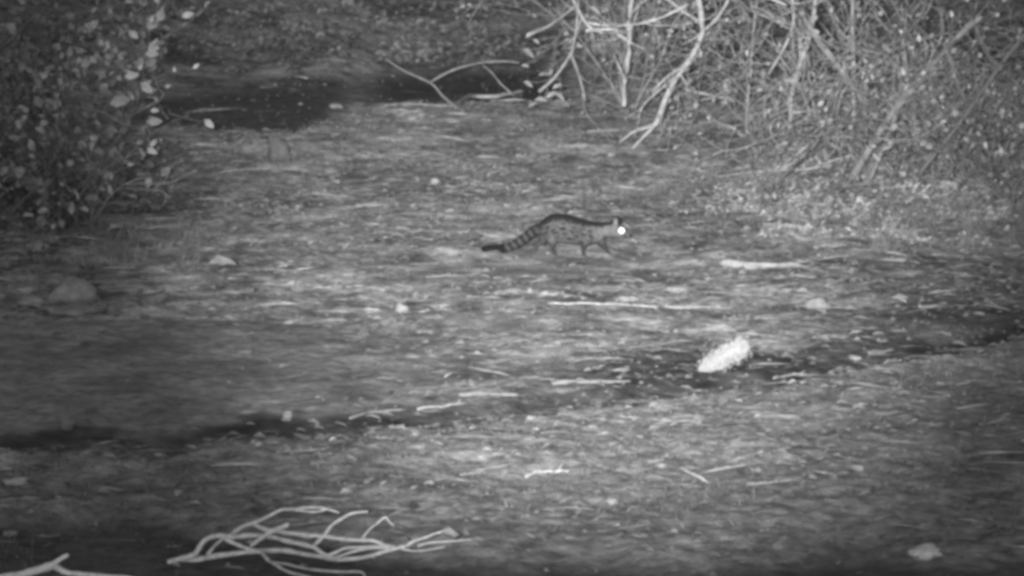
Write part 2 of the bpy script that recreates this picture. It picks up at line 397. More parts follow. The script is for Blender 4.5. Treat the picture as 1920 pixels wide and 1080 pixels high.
    band = 1 - sst(38, 75, dep + 30 * f3 + np.interp(zx, [900, 1100, 1300, 1450], [0, -5, 22, 30]))
    t = t * (1 - band) + .022 * band
    rows = np.zeros(n)
    for j, (d0, ph) in enumerate(((92, 0), (132, .5), (172, .2), (212, .7))):
        wv = d0 + 7 * np.sin(zx * .03 + j)
        cell = ((zx / (80 + 9 * j) + ph + .3 * vnoise(zx * .02, zx * 0 + j, 6)) % 1 - .5)
        rows = np.maximum(rows, np.exp(-((dep - wv) / 17) ** 2) * np.exp(-(cell / .38) ** 2))
    rows *= (zx > 800) * (1 - sst(1230, 1300, zx)) * (dy < .03) * (zy < 480)
    rows *= np.clip(.75 + 1.3 * vnoise(zx * .012, zy * .03, 41), .1, 1)
    t = t * (1 - .9 * rows)
    t = np.where((zy > 455) & (zx > 780), t + (.047 - t) * sst(450, 505, zy), t)      # dusky legs and belly
    # throat spot, ears, muzzle, mask
    t = t * (1 - .6 * np.exp(-(((zx - 1378) / 22) ** 2 + ((zy - 420) / 22) ** 2)))
    t = t * (1 - .3 * ((zy < 268) & (zx > 1495)))
    t = np.where((zx > 1455) & (zx < 1495) & (zy < 300), .2, t)
    t = t * (1 - .65 * np.exp(-(((zx - 1572) / 26) ** 2 + ((zy - 402) / 24) ** 2)))
    # tail
    ax = P(0, 0)
    s = np.where(zx < 770, 1., 0.); tl = (800 - zx) * .8 + (zy - 330) * .55
    ring = .5 + .5 * np.cos(2 * np.pi * (tl + 6 * f3) / 62.)
    tt = .026 + .052 * sst(.45, .9, ring) * sst(-60, 60, zy - 330)
    tt = np.where(zx < 440 + 10 * f3, .012, tt)
    is_t = (zx < 790) & (dep < 400) & ~((dy > .022) & (zy > 470) & (zx > 690))
    mixw = 1 - sst(750, 815, zx)
    t = np.where(is_t | (zx < 815), t * (1 - mixw) + tt * mixw, t)
    t = np.where((dy > .022) & (zy > 470) & (zx > 690) & (zx < 815), .06, t)
    t *= 1 + .35 * vnoise(zx * .35, zy * .2, 9)
    nm = np.empty(n * 3); me2.vertices.foreach_get('normal', nm)
    ca = me2.color_attributes.new('tone', 'FLOAT_COLOR', 'POINT'); a = np.ones((n, 4), np.float32); a[:, :3] = t[:, None]
    ca.data.foreach_set('color', a.ravel())
    # hair tufts: roughen the silhouette a little
    co += nm.reshape(-1, 3) * (.0035 * vnoise(zx * .22, zy * .22 + dy * 200, 12) * (1 + 1.2 * (zx < 800)))[:, None]
    me2.vertices.foreach_set('co', co.ravel()); me2.polygons.foreach_set('use_smooth', [True] * len(me2.polygons)); me2.materials.clear(); me2.materials.append(M['fur']); me2.update()
    g = empty('genet', (root_p.x, Y0, 0)); x0 = at(860 + 900 / 5.05, 480, Y0).x
    g.location = (x0, Y0, at(1040, 360 + 622 / 5.05, Y0).z)
    tag(g, 'spotted genet with ringed black-tipped tail and one shining eye walking over the littered ground', 'genet')
    link('body', me2, g)
    # the eyes: a white cap, the lamp's eye-shine painted as its colour
    for (zx, zy, dy, r) in ((1533, 350, -.072, .0205), ):
        e = MB(); c = P(zx, zy, dy); nn = 16; V = []; F = []
        for i in range(1, 6):
            th = math.pi / 2 * i / 5
            for k in range(nn):
                q = 2 * math.pi * k / nn; V.append(c + Vector((math.cos(q) * math.sin(th) * r, -math.cos(th) * r * .55, math.sin(q) * math.sin(th) * r)))
        V.append(c + Vector((0, -r * .55, 0)))
        for i in range(4):
            for k in range(nn): F.append((i * nn + k, i * nn + (k + 1) % nn, (i + 1) * nn + (k + 1) % nn, (i + 1) * nn + k))
        for k in range(nn): F.append((len(V) - 1, (k + 1) % nn, k))
        F.append(tuple(4 * nn + k for k in range(nn)))
        e.add(V, F); e.build('eye', M['eye'], g, True)
    e = MB()
    for zx, dy in ((1614, -.046),):
        c = P(zx, 394, dy)
        e.tube([c + Vector((-.006, 0, 0)), c, c + Vector((.005, 0, 0))], [.008, .009, .004], 8, .02)
    e.build('nose', M['fur'], g, True)
genet()

# ---------------------------------------------------------------- fallen branches in the foreground
def strand(mb, pts, wpx, Y0, f, dy=0., n=7, taper=.6, lay=0., dend=0.):
    P = []
    for i, (zx, zy) in enumerate(pts):
        px, py = f(zx, zy); P.append(at(px, py, Y0 + dy + dend * i / (len(pts) - 1)) + Vector((0, random.uniform(-.008, .008), random.uniform(-.003, .003))))
    P = catmull(P, 4); m = len(P); k = mpp(Y0) / 2 * wpx
    mb.tube(P, [k * 1.33 * (1 - (1 - taper) * i / (m - 1)) for i in range(m)], n, random.uniform(1.45, 1.7), .17)
fb = lambda zx, zy: (260 + zx / 3.097, 930 + zy / 3.1)
Y0 = hit(420, 1042).y - .1
B = empty('fallen_branch', at(330, 1062, Y0))
tag(B, 'large pale many-stemmed dead branch lying bleached on the near bank', 'branch')
inv = B.location.copy()
def part(mb, name, m, parent, smooth=True):
    o = mb.build(name, m, parent, smooth); o.data.transform(Matrix.Translation(-parent.location)); return o
mb = MB()
strand(mb, [(85, 450), (140, 433), (200, 400), (300, 375), (420, 350), (560, 335), (700, 322), (850, 325), (960, 340), (1060, 350), (1130, 365), (1200, 372), (1300, 360), (1400, 335), (1480, 308), (1540, 297)], 8.5, Y0, fb, 0, taper=.65)
part(mb, 'stem', M['wood'], B)
mb = MB()
strand(mb, [(170, 388), (250, 360), (320, 345), (345, 315), (375, 268), (420, 240), (480, 232), (560, 238), (650, 232), (760, 240), (860, 262), (950, 285), (1020, 300), (1080, 340), (1150, 365)], 8, Y0, fb, -.03, taper=.8)
strand(mb, [(400, 345), (440, 290), (490, 250)], 6, Y0, fb, -.02)
strand(mb, [(490, 245), (560, 275), (640, 305), (730, 325)], 6, Y0, fb, -.03, taper=.9)
part(mb, 'stem', M['wood'], B)
mb = MB()
strand(mb, [(530, 232), (600, 182), (660, 157), (740, 120), (830, 80), (900, 75), (980, 68), (1060, 72), (1120, 80), (1165, 96)], 6, Y0, fb, .03, taper=.45)
strand(mb, [(880, 76), (960, 92), (1030, 90), (1100, 78)], 4, Y0, fb, .03)
strand(mb, [(660, 160), (720, 185), (780, 205), (850, 212), (950, 222), (1060, 232), (1170, 245), (1270, 255), (1360, 265), (1430, 285), (1490, 300)], 6.5, Y0, fb, .04, taper=.8)
part(mb, 'stem', M['wood'], B)
mb = MB()
strand(mb, [(650, 292), (700, 250), (760, 210), (810, 190), (872, 163)], 6, Y0, fb, -.06, taper=1.35)
strand(mb, [(1010, 300), (1060, 250), (1090, 210), (1120, 170), (1180, 135), (1240, 105), (1330, 95)], 7, Y0, fb, .06, taper=.35)
strand(mb, [(1285, 262), (1340, 200), (1380, 160), (1430, 120), (1460, 150), (1485, 172)], 4, Y0, fb, .09, taper=.5)
part(mb, 'twig', M['wood'], B)
mb = MB()
strand(mb, [(1080, 345), (1140, 330), (1200, 305), (1290, 295), (1400, 295), (1470, 300)], 5, Y0, fb, -.03)
strand(mb, [(1130, 358), (1200, 338), (1280, 312), (1360, 300), (1450, 303)], 5, Y0, fb, .02)
strand(mb, [(1500, 300), (1540, 295), (1600, 265), (1660, 240), (1720, 220), (1775, 203)], 5, Y0, fb, .02, taper=.4)
strand(mb, [(1510, 302), (1560, 316), (1620, 318), (1700, 310), (1780, 292)], 3.5, Y0, fb, .0, taper=.5)
strand(mb, [(1620, 288), (1700, 272), (1800, 262), (1930, 248)], 3, Y0, fb, .03, taper=.5)
strand(mb, [(940, 235), (990, 240), (1040, 228)], 3.5, Y0, fb, .05)
part(mb, 'twig', M['wood'], B)
mb = MB()
strand(mb, [(715, 330), (750, 370), (800, 400), (870, 440), (960, 465), (1040, 480)], 5, Y0, fb, -.05, taper=.7, dend=-.5)
strand(mb, [(780, 385), (860, 395), (950, 415), (1060, 435), (1180, 440), (1290, 445), (1315, 470)], 3.6, Y0, fb, -.12, taper=.8, dend=-.45)
part(mb, 'twig', M['wood'], B)
ff = lambda zx, zy: (zx / 3, 720 + zy / 3)
Y1 = hit(110, 1068).y - .35
B2 = empty('forked_branch', at(110, 1075, Y1)); tag(B2, 'grey forked dead limb poking up in the bottom corner beside the dark channel', 'branch')
mb = MB(); strand(mb, [(-120, 1110), (0, 1090), (100, 1075), (220, 1042), (300, 1018)], 11, Y1, ff, taper=1.15)
strand(mb, [(290, 1018), (330, 1045), (380, 1060), (440, 1068), (560, 1080), (720, 1092), (800, 1110)], 10, Y1, ff, -.01, taper=.5); part(mb, 'limb', M['wood'], B2)
mb = MB(); strand(mb, [(285, 1030), (330, 990), (360, 972), (384, 964)], 9, Y1, ff, -.01, taper=.6); strand(mb, [(330, 1000), (322, 985)], 4, Y1, ff, -.01); part(mb, 'fork', M['wood'], B2)

# ---------------------------------------------------------------- sticks lying on the ground
def stick(pts, wpx, label, tone=1., group=None, name='stick', cat='stick', lift=.0, taper=.7, m='wood'):
    hs = [hit(*p) for p in pts]; Yb = sum(h.y for h in hs) / len(hs)
    P = catmull(hs, 4); k = len(P); r = mpp(Yb) * wpx / 2 * (.9 if wpx == 4.6 else 1.1 if wpx < 12 else 1.)
    z = np.array([p.z for p in P])
    if k > 4: zs = np.convolve(np.pad(z, 2, 'edge'), np.ones(5) / 5, 'valid')
    else: zs = z
    for p, q in zip(P, zs): p.z = q + r * (.6 if wpx < 12 else 1.3) + lift + random.uniform(-.004, .006)
    mb = MB(); rr = [r * (1 - (1 - taper) * i / (k - 1)) for i in range(k)]; rr[0] *= .7; rr[-1] *= .5
    if wpx > 12: rr = [x * (1.35 - .75 * i / k) for i, x in enumerate(rr)]
    mb.tube(P, rr, 7, tone, .15)
    if 3 < wpx < 8 and k > 8:
        i = random.randrange(3, k - 2); d = (P[i + 1] - P[i]).normalized()
        q = P[i] + d * r * 4 + Vector((0, random.uniform(-.03, .05), .02 + r)); mb.tube([P[i], P[i].lerp(q, .5), q], [rr[i] * .6, rr[i] * .5, rr[i] * .3], 5, tone)
    o = mb.build(name, M[m], None, True); recentre(o, P[0])
    tag(o, label, cat, group); return o
ST = [
 ([(1028,577),(1110,577),(1200,581),(1290,584),(1362,582)],4.6,'long thin straight bright stick lying across the middle of the mud',1.15),
 ([(1352,505),(1400,509),(1450,511),(1502,507)],17,'thick white barkless log piece lying on the litter right of the genet',.72),
 ([(1448,527),(1490,521),(1530,523)],7,'flat pale splinter just below the thick white log piece',.8),
 ([(680,583),(712,582)],4.5,'short bright stick left of the small bright stone on the mud rim',1.1),
 ([(736,587),(790,586),(848,583)],4,'thin bright stick under the small bright stone on the mud rim',1.1),
 ([(908,588),(950,586),(1002,590)],6,'pale thick stick on the mud rim between two thin bright ones',.75),
 ([(268,551),(320,547),(379,541)],7,'stout pale stick beside the low grey mound near the big left rock',.95),
 ([(312,573),(350,571),(395,566),(432,560)],4,'thin curved stick below the stout pale stick by the grey mound',.8),
 ([(-10,595),(40,591),(82,585)],5,'grey stick at the left edge of the photo below the big rounded rock',.8),
 ([(122,597),(160,597),(212,592),(255,587)],5,'long grey stick lying in front of the big rounded rock',.85),
 ([(36,613),(68,610)],4,'short thin stick on dark mud lower left of the big rounded rock',.9),
 ([(358,487),(410,484),(455,487),(500,490),(562,493)],3.6,'long thin arched twig above the crumpled pale leaf',1.),
 ([(405,524),(478,525)],3,'fine straight twig below the crumpled pale leaf',1.),
 ([(470,534),(540,536),(572,534)],3.4,'fine twig passing under the small pale nub left of centre',.9),
 ([(585,542),(640,540),(692,536)],4,'thin pale stick pointing to the mud rim left of centre',1.),
 ([(510,513),(570,512),(640,516)],3,'fine dim twig above the small pale nub left of centre',.8),
 ([(765,469),(840,458),(905,446)],7,'broad pale weathered stick behind the tail of the genet',.62),
 ([(798,521),(850,519),(905,515)],4,'dull stick on the litter below the tail of the genet',.75),
 ([(925,524),(1002,520)],6,'pale flat stick on the litter below the hind feet of the genet',.7),
 ([(720,503),(800,496),(905,489)],3,'fine long twig running to below the genet tail tip',.7),
 ([(1180,656),(1240,648),(1318,634)],4.5,'dull stick along the rim above the dark hollow and white tuft',.62),
 ([(782,770),(830,766),(878,757)],6,'bright pointed stick on the ledge crest in the middle',1.15),
 ([(655,788),(700,776),(762,771)],5,'bright stick at the lower end of the ledge crest litter',1.),
 ([(860,744),(910,742),(972,746)],9,'broad pale bark strip on the ledge crest above centre',.75),
 ([(1035,724),(1100,720),(1182,719)],10,'wide pale bark piece on the ledge crest left of the white tuft',.7),
 ([(985,898),(1008,889),(1035,887),(1069,885)],6,'bright bent stick on the near bank below centre',1.3),
 ([(893,884),(955,874),(1015,868)],3.4,'thin dim twig just above the bright bent stick on the near bank',.9),
 ([(862,893),(903,890)],5,'short pale stick left of the bright bent stick on the near bank',.95),
 ([(1213,868),(1240,866),(1266,858)],5,'curved pale stick on the right half of the near bank',.9),
 ([(1400,912),(1440,908),(1480,904),(1537,907)],6,'long tapered pale stick on the right of the near bank',.9),
 ([(1545,919),(1602,917)],4,'thin stick just right of the long tapered one on the near bank',.8),
 ([(1765,930),(1830,926),(1912,923)],4,'long thin stick near the right edge of the near bank',.95),
 ([(1690,945),(1762,940)],4,'grey stick left of and below the long thin one near the right edge',.9),
 ([(1588,881),(1617,877)],5,'short bright curved chip right of centre on the near bank',1.1),
 ([(1845,864),(1890,856)],4,'small bright stick near the right edge above the long thin one',1.),
 ([(518,849),(565,846),(618,843)],3.6,'straight bright twig under the ledge crest on the left half',1.05),
 ([(500,902),(545,893),(602,882)],3,'slanting thin twig above the big bleached branch',.95),
 ([(465,917),(567,917)],2.6,'very fine level twig above the big bleached branch',.9),
 ([(264,777),(298,768)],4,'small slanting stick on the smooth mud of the left half',.9),
 ([(175,919),(232,921)],6,'flat grey stick alone on the dark lower left bank',.85),
 ([(240,809),(290,810)],4,'dull level stick above the left part of the dark ledge',.7),
 ([(212,823),(262,824)],4,'dull level stick lying in the left part of the dark ledge',.65),
 ([(70,1008),(118,1006)],3.5,'thin dim stick by the edge of the dark channel lower left',.75),
 ([(314,1028),(341,1025)],3.4,'tiny bright twig on the dark channel left of the big bleached branch',1.),
 ([(1450,712),(1480,706),(1512,704)],6,'pale stick on the crest right of the white tuft',.9),
 ([(1140,697),(1182,697)],6,'short bright stick in the dark hollow left of the white tuft',1.),
 ([(1345,602),(1400,598),(1460,592)],5,'pale forked stick above the white tuft right of centre',.85),
 ([(1360,616),(1438,613)],5,'pale stick just above the white tuft',.8),
 ([(1722,577),(1762,576)],6,'short bright stick alone on the dark right side of the mud',.95),
 ([(1628,666),(1680,659)],7,'grey stick on the slope right of the small bright stone',.8),
 ([(1890,636),(1925,630)],5,'stick touching the right edge above the dark patch end',.8),
 ([(1120,365),(1180,377),(1230,398),(1275,424)],5,'curved pale root above and right of the genet head',.62),
 ([(1145,396),(1180,404),(1215,423),(1262,434)],5,'curved pale root running down just behind the genet head',.62),
 ([(1380,413),(1460,396),(1540,366)],4.5,'long slanting branch on the low growth right of the genet',.85),
 ([(412,325),(480,318),(560,321)],3.6,'fine dim twig below the rounded tussock in the upper left',.8),
 ([(360,291),(420,287)],8,'pale flat stick at the front of the dark hollow upper left',.8),
 ([(1100,249),(1185,245)],5,'pale stick on the bank left of the hanging bright limb foot',.8),
 ([(1420,212),(1460,220),(1512,231)],6,'pale stick among the thicket stems right of the hanging bright limb',.8),
 ([(270,412),(345,411)],4,'short pale stick on the dim ground below the left shrub',.8),
 ([(500,442),(560,440)],3.5,'fine twig on the dim ground left of the genet',.7),
 ([(240,888),(310,886)],4,'dim flat twig over the lower left bank',.65),
 ([(450,960),(510,950)],3,'dim twig above the arch of the big bleached branch',.7),
 ([(1120,1000),(1180,990),(1225,985)],3.4,'dim twig low on the near bank below centre',.8),
 ([(1550,1003),(1600,1000)],3.2,'dim thin twig low on the right of the near bank',.8),
]
for a in ST: stick(a[0], a[1], a[2], a[3] * (.8 if a[1] == 4.6 else .95 if a[1] > 12 or a[3] > 1.25 else .8 if a[1] in (3.6, 6) else .74), lift=.02 if a[1] == 4.6 else 0.)

# ---------------------------------------------------------------- stones and single big leaves
def stone_mesh(w, d, h, seed, tone=1., lump=.22, dome=False):
    import bmesh
    bm = bmesh.new(); bmesh.ops.create_icosphere(bm, subdivisions=3, radius=1)
    r = random.Random(seed); o = Vector((r.uniform(0, 50), r.uniform(0, 50), 0))
    for v in bm.verts:
        c = v.co
        k = 1 + lump * 1.6 * float(vnoise(c.x * 1.3 + o.x, c.y * 1.3 + c.z * 1.7 + o.y, seed)) * 2 + lump * .5 * float(vnoise(c.x * 3.3 + c.z * 2 + o.x, c.y * 3.3 + c.z * 2.7 + o.y, seed + 1)) * 2
        c *= k
        if seed == 140 * 7 + 556: c.x *= 1.15 - .5 * max(c.z, 0); c.x -= .08 * c.z
        v.co = Vector((c.x * w / 2, c.y * d / 2, c.z * h / 2 if c.z > 0 or not dome else c.z * h * .15))
    mb = MB(); mb.add([v.co.copy() for v in bm.verts], [tuple(x.index for x in f.verts) for f in bm.faces], tone); bm.free(); return mb
def stone(px, py, w, h, label, tone=1., name='stone', cat='stone', m='stone', dep=.8, group=None, rot=0., lump=.22):
    p = hit(px, py + h * .35); k = mpp(p.y)
    mb = stone_mesh(w * k, w * k * dep, h * k * 1.35, int(px * 7 + py), tone, lump)
    o = mb.build(name, M[m], None, True); o.location = p + Vector((0, 0, h * k * .36)); o.rotation_euler = (0, R(rot), 0)
    tag(o, label, cat, group); return o
SN = [
 (140,556,78,50,'big rounded pale rock with a pointed top on the left mud rim',.8),
 (140,584,125,18,'low dull mound of soil around the foot of the big rounded rock',.7),
 (285,562,62,24,'low flat grey mound between the big rock and the stout stick',.42),
 (126,797,31,25,'single roundish pale stone on the smooth dark mud on the left',.62),
 (751,580,28,16,'small bright domed stone on the mud rim between two thin sticks',.8),
 (1735,1038,64,21,'flat oval bright white stone alone in the lower right corner',1.9),
 (334,926,17,10,'tiny bright stone on the dark lower left bank',1.1),
 (482,831,25,10,'small pale stone under the dark ledge on the left half',.95),
 (538,783,22,15,'small pale stone on the left end of the littered ledge crest',.85),
 (1602,673,26,10,'small bright pointed stone on the slope right of the white tuft',1.1),
 (327,352,25,16,'small dim stone on the dark ground below the left shrub',.5),
 (526,286,42,40,'upright rounded dim tussock shaped as a stone standing on the far bank in the upper left',.38),  # grassy tussock, built with the stone mesh
 (815,341,18,11,'small bright stone on the far bank behind the genet tail',.85),
 (545,530,22,8,'small pale nub of stone among the fine twigs left of centre',.9),
 (1182,563,48,14,'pale wide low stone above the long thin bright stick',.75),
 (1262,545,46,11,'pale flat stone on the litter below the front feet of the genet',.65),
 (1530,570,56,20,'pale low stone alone on the mud right of centre',.75),
 (1560,631,64,13,'dull flat stone on the mud right of the white tuft',.55),
 (1030,551,42,11,'pale flat wedge of stone on the litter under the genet',.85),
 (32,906,48,12,'pale flat stone at the left edge of the near bank',1.2),
 (18,1003,30,8,'pale flat stone at the left edge above the forked limb',.75),
 (630,199,26,10,'pale low ragged plant shaped as a stone at the end of the dark hollow upper left',.8),  # ragged plant, built with the stone mesh
 (1240,872,26,9,'small dull stone on the near bank right of centre',.7),
 (1148,942,24,9,'small pale stone beneath the bright bent stick on the near bank',.9),
 (970,637,58,12,'broad dull stone on the smooth mud below centre',.6),
 (795,622,40,9,'low dull stone on the smooth mud left of the broad dull one',.55),
 (455,660,34,12,'dim stone embedded in the smooth mud of the left half',.45),
]
for a in SN:
    mound = 'mound' in a[4]
    stone(a[0], a[1], a[2], a[3], a[4], a[5], name='soil_mound' if mound else ('rock' if 'rock' in a[4][:22] else 'stone'), cat='mound' if mound else ('rock' if 'rock' in a[4][:22] else 'stone'))
def bigleaf(px, py, w, label, tone=1., yaw=None, tilt=.3, name='dead_leaf', cat='leaf', group=None, Y=None, asp=.5, m='litter', lift=.012):
    p = hit(px, py, lift) if Y is None else at(px, py, Y); k = mpp(p.y) * w
    yaw = random.uniform(-.5, .5) if yaw is None else yaw
    d = Vector((math.cos(yaw), math.sin(yaw), random.uniform(-.1, .1))); nrm = Vector((random.uniform(-.2, .2), -math.sin(tilt), math.cos(tilt)))
    mb = MB(); mb.leaf(-d * k / 2, k, k * asp, d, nrm, tone, .35)
    o = mb.build(name, M[m], None, False); so = o.modifiers.new('thickness', 'SOLIDIFY'); so.thickness = .002
    o.location = p; tag(o, label, cat, group); return o
LF = [
 (418,500,64,'large crumpled pale leaf under the long arched twig',1.4,.1,.5),
 (330,508,34,'pale leaf left of the large crumpled one',1.1,0,.4),
 (250,558,22,'small pale leaf right beside the big rounded rock',.9,0,.5),
 (1410,918,0,'',0,0,0),
 (424,815,40,'',0,0,0),
 (1640,140,0,'',0,0,0),
 (780,930,0,'',0,0,0),
]
for a in LF:
    if a[2] and a[4]: bigleaf(a[0], a[1], a[2], a[3], a[4], a[5], a[6])
# loose bright leaves one can tell as single leaves, the same kind all over
BL = {'near bank': [(778,815,18),(1000,827,18),(822,836,22),(660,864,22),(780,913,0),(735,899,20),(1165,885,24),(1290,863,24),(1428,821,20),(1515,853,22),(1295,881,16),(1150,948,20),(1075,942,18),(1180,922,18),(1030,962,22),
        (1070,1014,24),(1190,956,22),(1680,892,18),(1500,968,20),(1530,1000,20),(1560,1022,40),(1500,1062,22),(1370,975,16),(1310,1005,20),(1340,1045,30),(1640,938,24),(1720,858,24),(1820,848,20),(820,977,20),(806,968,16),(700,931,20),(590,876,18),
        (480,872,24),(1220,1038,20),(960,1052,16),(1400,795,18),(1230,820,18),(1100,790,16),(1365,880,18),(1440,865,16),(1490,785,22),(1580,760,26),(1655,785,36),(1700,765,18),(1760,835,22),(1250,905,26)],
      'ledge crest': [(700,786,30),(728,780,24),(565,810,20),(600,806,22),(640,800,22),(905,750,24),(940,740,30),(1055,724,22),(1090,717,26),(1130,727,24),(470,800,18),(440,818,24),(365,808,20),(1240,715,20),(1560,706,18),(1620,690,24),(1700,690,30),(1800,648,30),(670,765,20),(780,740,22),(1390,712,18)],
      'mud rim': [(860,545,22),(885,562,36),(700,565,30),(740,565,38),(800,560,24),(560,567,22),(1070,545,26),(1110,575,20),(1350,545,24),(1480,550,26),(1690,560,26),(1420,570,22),(1290,555,22),(600,525,20),(1615,600,26),(1770,630,30),(1240,625,34),(1370,622,20),(1550,655,24),(1650,628,24),(985,655,20),(1330,590,20),
        (1200,530,26),(940,545,20),(1560,530,20),(1150,520,20)],
      'far ground': [(870,315,12),(895,278,14),(942,260,14),(1010,265,18),(770,380,18),(690,350,20),(480,280,14),(610,350,18),(560,400,18),(520,365,16),(1060,340,18),(1240,345,18),(430,410,16),(560,440,22),(640,425,20),(720,440,22),(820,420,24),(1340,215,20),(1320,212,14),(1355,225,14),(1110,210,14)]}
for zone, items in BL.items():
    for (px, py, wpx) in items:
        if wpx: bigleaf(px, py, wpx, 'small bright dead leaf lying loose on the ' + zone, random.uniform(.75, 1.35), None, random.uniform(.05, .2), asp=random.uniform(.25, .42), group='small bright dead leaves on the ' + zone)

# ---------------------------------------------------------------- the white fuzzy tuft on the ledge
def rnd_dir(d, s):
    return (d + Vector((random.gauss(0, s), random.gauss(0, s), random.gauss(0, s)))).normalized()
def tuft():
    Y = hit(1350, 704).y + .08; k = mpp(Y)
    ax = [(1320, 697, 5), (1327, 690, 12), (1337, 682, 15), (1350, 674, 13), (1365, 664, 15), (1380, 656, 16), (1389, 651, 11), (1394, 648, 4)]
    P = [at(a, b, Y + .02 * math.sin(i)) for i, (a, b, r) in enumerate(ax)]; mb = MB()
    PP = catmull(P, 3); rr = [np.interp(i / 3, range(len(ax)), [a[2] * k for a in ax]) * 1.05 for i in range(len(PP))]
    mb.tube(PP, [x * .55 for x in rr], 12, 1., .03)
    for i in range(10000):
        u_ = random.random() * (len(PP) - 1); j = int(u_); c = PP[j].lerp(PP[j + 1], u_ - j); rad_ = rr[j] * abs(random.gauss(.0, .72)) + rr[j] * .2
        a = Vector((random.gauss(0, 1), random.gauss(0, 1), random.gauss(0, 1))).normalized(); q = c + a * rad_
        d = rnd_dir(a, .8); e = d.orthogonal().normalized(); w_ = random.uniform(.003, .009); mb.add([q - e * w_ * .5, q + e * w_ * .5, q + d * w_ * 1.6], [(0, 1, 2)], random.uniform(.9, 1.2))
    o = mb.build('white_tuft', M['bright'], None, True); recentre(o, PP[0]); tag(o, 'blurry bright white two-lobed tuft leaning on the dark ledge', 'tuft')
tuft()

# ---------------------------------------------------------------- shrubs and thicket
def grow(mb, lf, p, d, L, r, lev, gap, leafy, lsize, droop=.0, tone=1., seg=.09, wild=.22):
    n = max(3, int(L / seg)); pts = [p.copy()]; q = p.copy(); dd = d.normalized(); rad = [r]
    for i in range(n):
        dd = rnd_dir(dd, wild * .6); dd.z -= droop * (i / n); dd.normalize(); q = q + dd * L / n; pts.append(q.copy()); rad.append(r * (1 - .7 * (i + 1) / n))
        if lev > 0 and i > 0 and random.random() < gap:
            sd = rnd_dir(dd, .75); grow(mb, lf, q.copy(), sd, L * random.uniform(.3, .6), rad[-1] * .62, lev - 1, gap, leafy, lsize, droop, tone, seg, wild)
        if lf is not None and lev <= 1:
            for _ in range(leafy if isinstance(leafy, int) else (1 if random.random() < leafy else 0)):
                w_ = lsize * random.uniform(.6, 1.4)
                lf.leaf(q + Vector((random.gauss(0, .02), random.gauss(0, .02), random.gauss(0, .02))), w_, w_ * random.uniform(.45, .75), rnd_dir(dd, .8), rnd_dir(Vector((0, -.5, .8)), .5), random.uniform(.5, 1.5), random.uniform(0, .3))
    mb.tube(pts, [max(x, .0030) for x in rad], 5, tone * random.uniform(.8, 1.2), .1)
def limb_px(mb, lf, pts, w0, w1, Y, tone=1., dY=0., twigs=0, tl=.35, lsize=.03, leafy=.3, lev=1, wild=.3):
    m = len(pts); P = [at(a, b, Y + dY * i / (m - 1) + (random.uniform(-.04, .04) if 0 < i else 0)) for i, (a, b) in enumerate(pts)]
    PP = catmull(P, 4); k = mpp(Y) / 2; n = len(PP); rr = [k * (w0 + (w1 - w0) * i / (n - 1)) for i in range(n)]
    mb.tube(PP, rr, 6, tone, .13)
    for _ in range(twigs):
        i = random.randrange(1, n - 1); t = (PP[i + 1] - PP[i - 1]).normalized()
        grow(mb, lf, PP[i], rnd_dir(t, .6), tl * random.uniform(.5, 1.2), rr[i] * .5, lev, .4, leafy, lsize, .02, tone, .06, wild)
def shrub(name, base, label, cat, nstem, height, r0, spread, lsize, leafy, ms, ml, lean=(0, 0), droop=.03, lev=2, gap=.45, seg=.09, wild=.22, traced=(), group=None):
    root = empty(name, base); tag(root, label, cat, group); lf = MB() if ml else None
    for i in range(nstem):
        mb = MB(); a = random.uniform(0, 2 * math.pi); sp = random.uniform(.1, spread)
        d = Vector((math.cos(a) * sp + lean[0], math.sin(a) * sp * .7 + lean[1], 1))
        grow(mb, lf, base + Vector((math.cos(a), math.sin(a), 0)) * .06, d, height * random.uniform(.7, 1.15), r0 * random.uniform(.6, 1.1), lev, gap, leafy, lsize, droop, 1., seg, wild)
        part(mb, 'stem', M[ms], root)
    for tr in traced:
        mb = MB()
        for kw in tr: limb_px(mb, lf, **kw)
        part(mb, 'limb', M[ms], root)
    if lf and lf.v: part(lf, 'foliage', M[ml], root, False)
    return root
def T(pts, w0, w1, Y, tone=1., dY=0., twigs=0, **k): return dict(pts=pts, w0=w0, w1=w1, Y=Y, tone=tone, dY=dY, twigs=twigs, **k)

# left shrub group, broad leaves
random.seed(3)
def gb(px, py): return hit(px, py, -.02)
b = gb(110, 430); b2 = gb(-40, 400); b3 = gb(210, 300)
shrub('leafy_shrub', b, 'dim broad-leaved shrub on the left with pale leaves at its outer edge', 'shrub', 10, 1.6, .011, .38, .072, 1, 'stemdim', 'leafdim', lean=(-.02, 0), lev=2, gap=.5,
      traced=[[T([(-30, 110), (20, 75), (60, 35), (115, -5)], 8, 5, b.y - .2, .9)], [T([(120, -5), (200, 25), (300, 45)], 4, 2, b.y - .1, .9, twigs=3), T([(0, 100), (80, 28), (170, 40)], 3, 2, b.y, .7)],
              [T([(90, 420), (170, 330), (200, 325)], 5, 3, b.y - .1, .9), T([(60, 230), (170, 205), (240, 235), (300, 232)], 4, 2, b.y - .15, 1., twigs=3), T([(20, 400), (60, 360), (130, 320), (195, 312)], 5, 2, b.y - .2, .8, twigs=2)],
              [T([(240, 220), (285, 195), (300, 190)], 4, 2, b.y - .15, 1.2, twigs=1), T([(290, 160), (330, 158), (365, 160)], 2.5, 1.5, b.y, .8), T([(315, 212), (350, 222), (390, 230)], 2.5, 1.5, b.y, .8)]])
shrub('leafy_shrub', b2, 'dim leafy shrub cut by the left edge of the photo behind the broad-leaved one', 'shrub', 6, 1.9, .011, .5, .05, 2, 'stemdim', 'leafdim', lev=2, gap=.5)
shrub('leafy_shrub', b3, 'small thin leafy shrub at the front edge of the dark hollow', 'shrub', 4, .8, .007, .4, .045, .6, 'stemdim', 'leafdim', lean=(-.1, 0), lev=2, gap=.4)
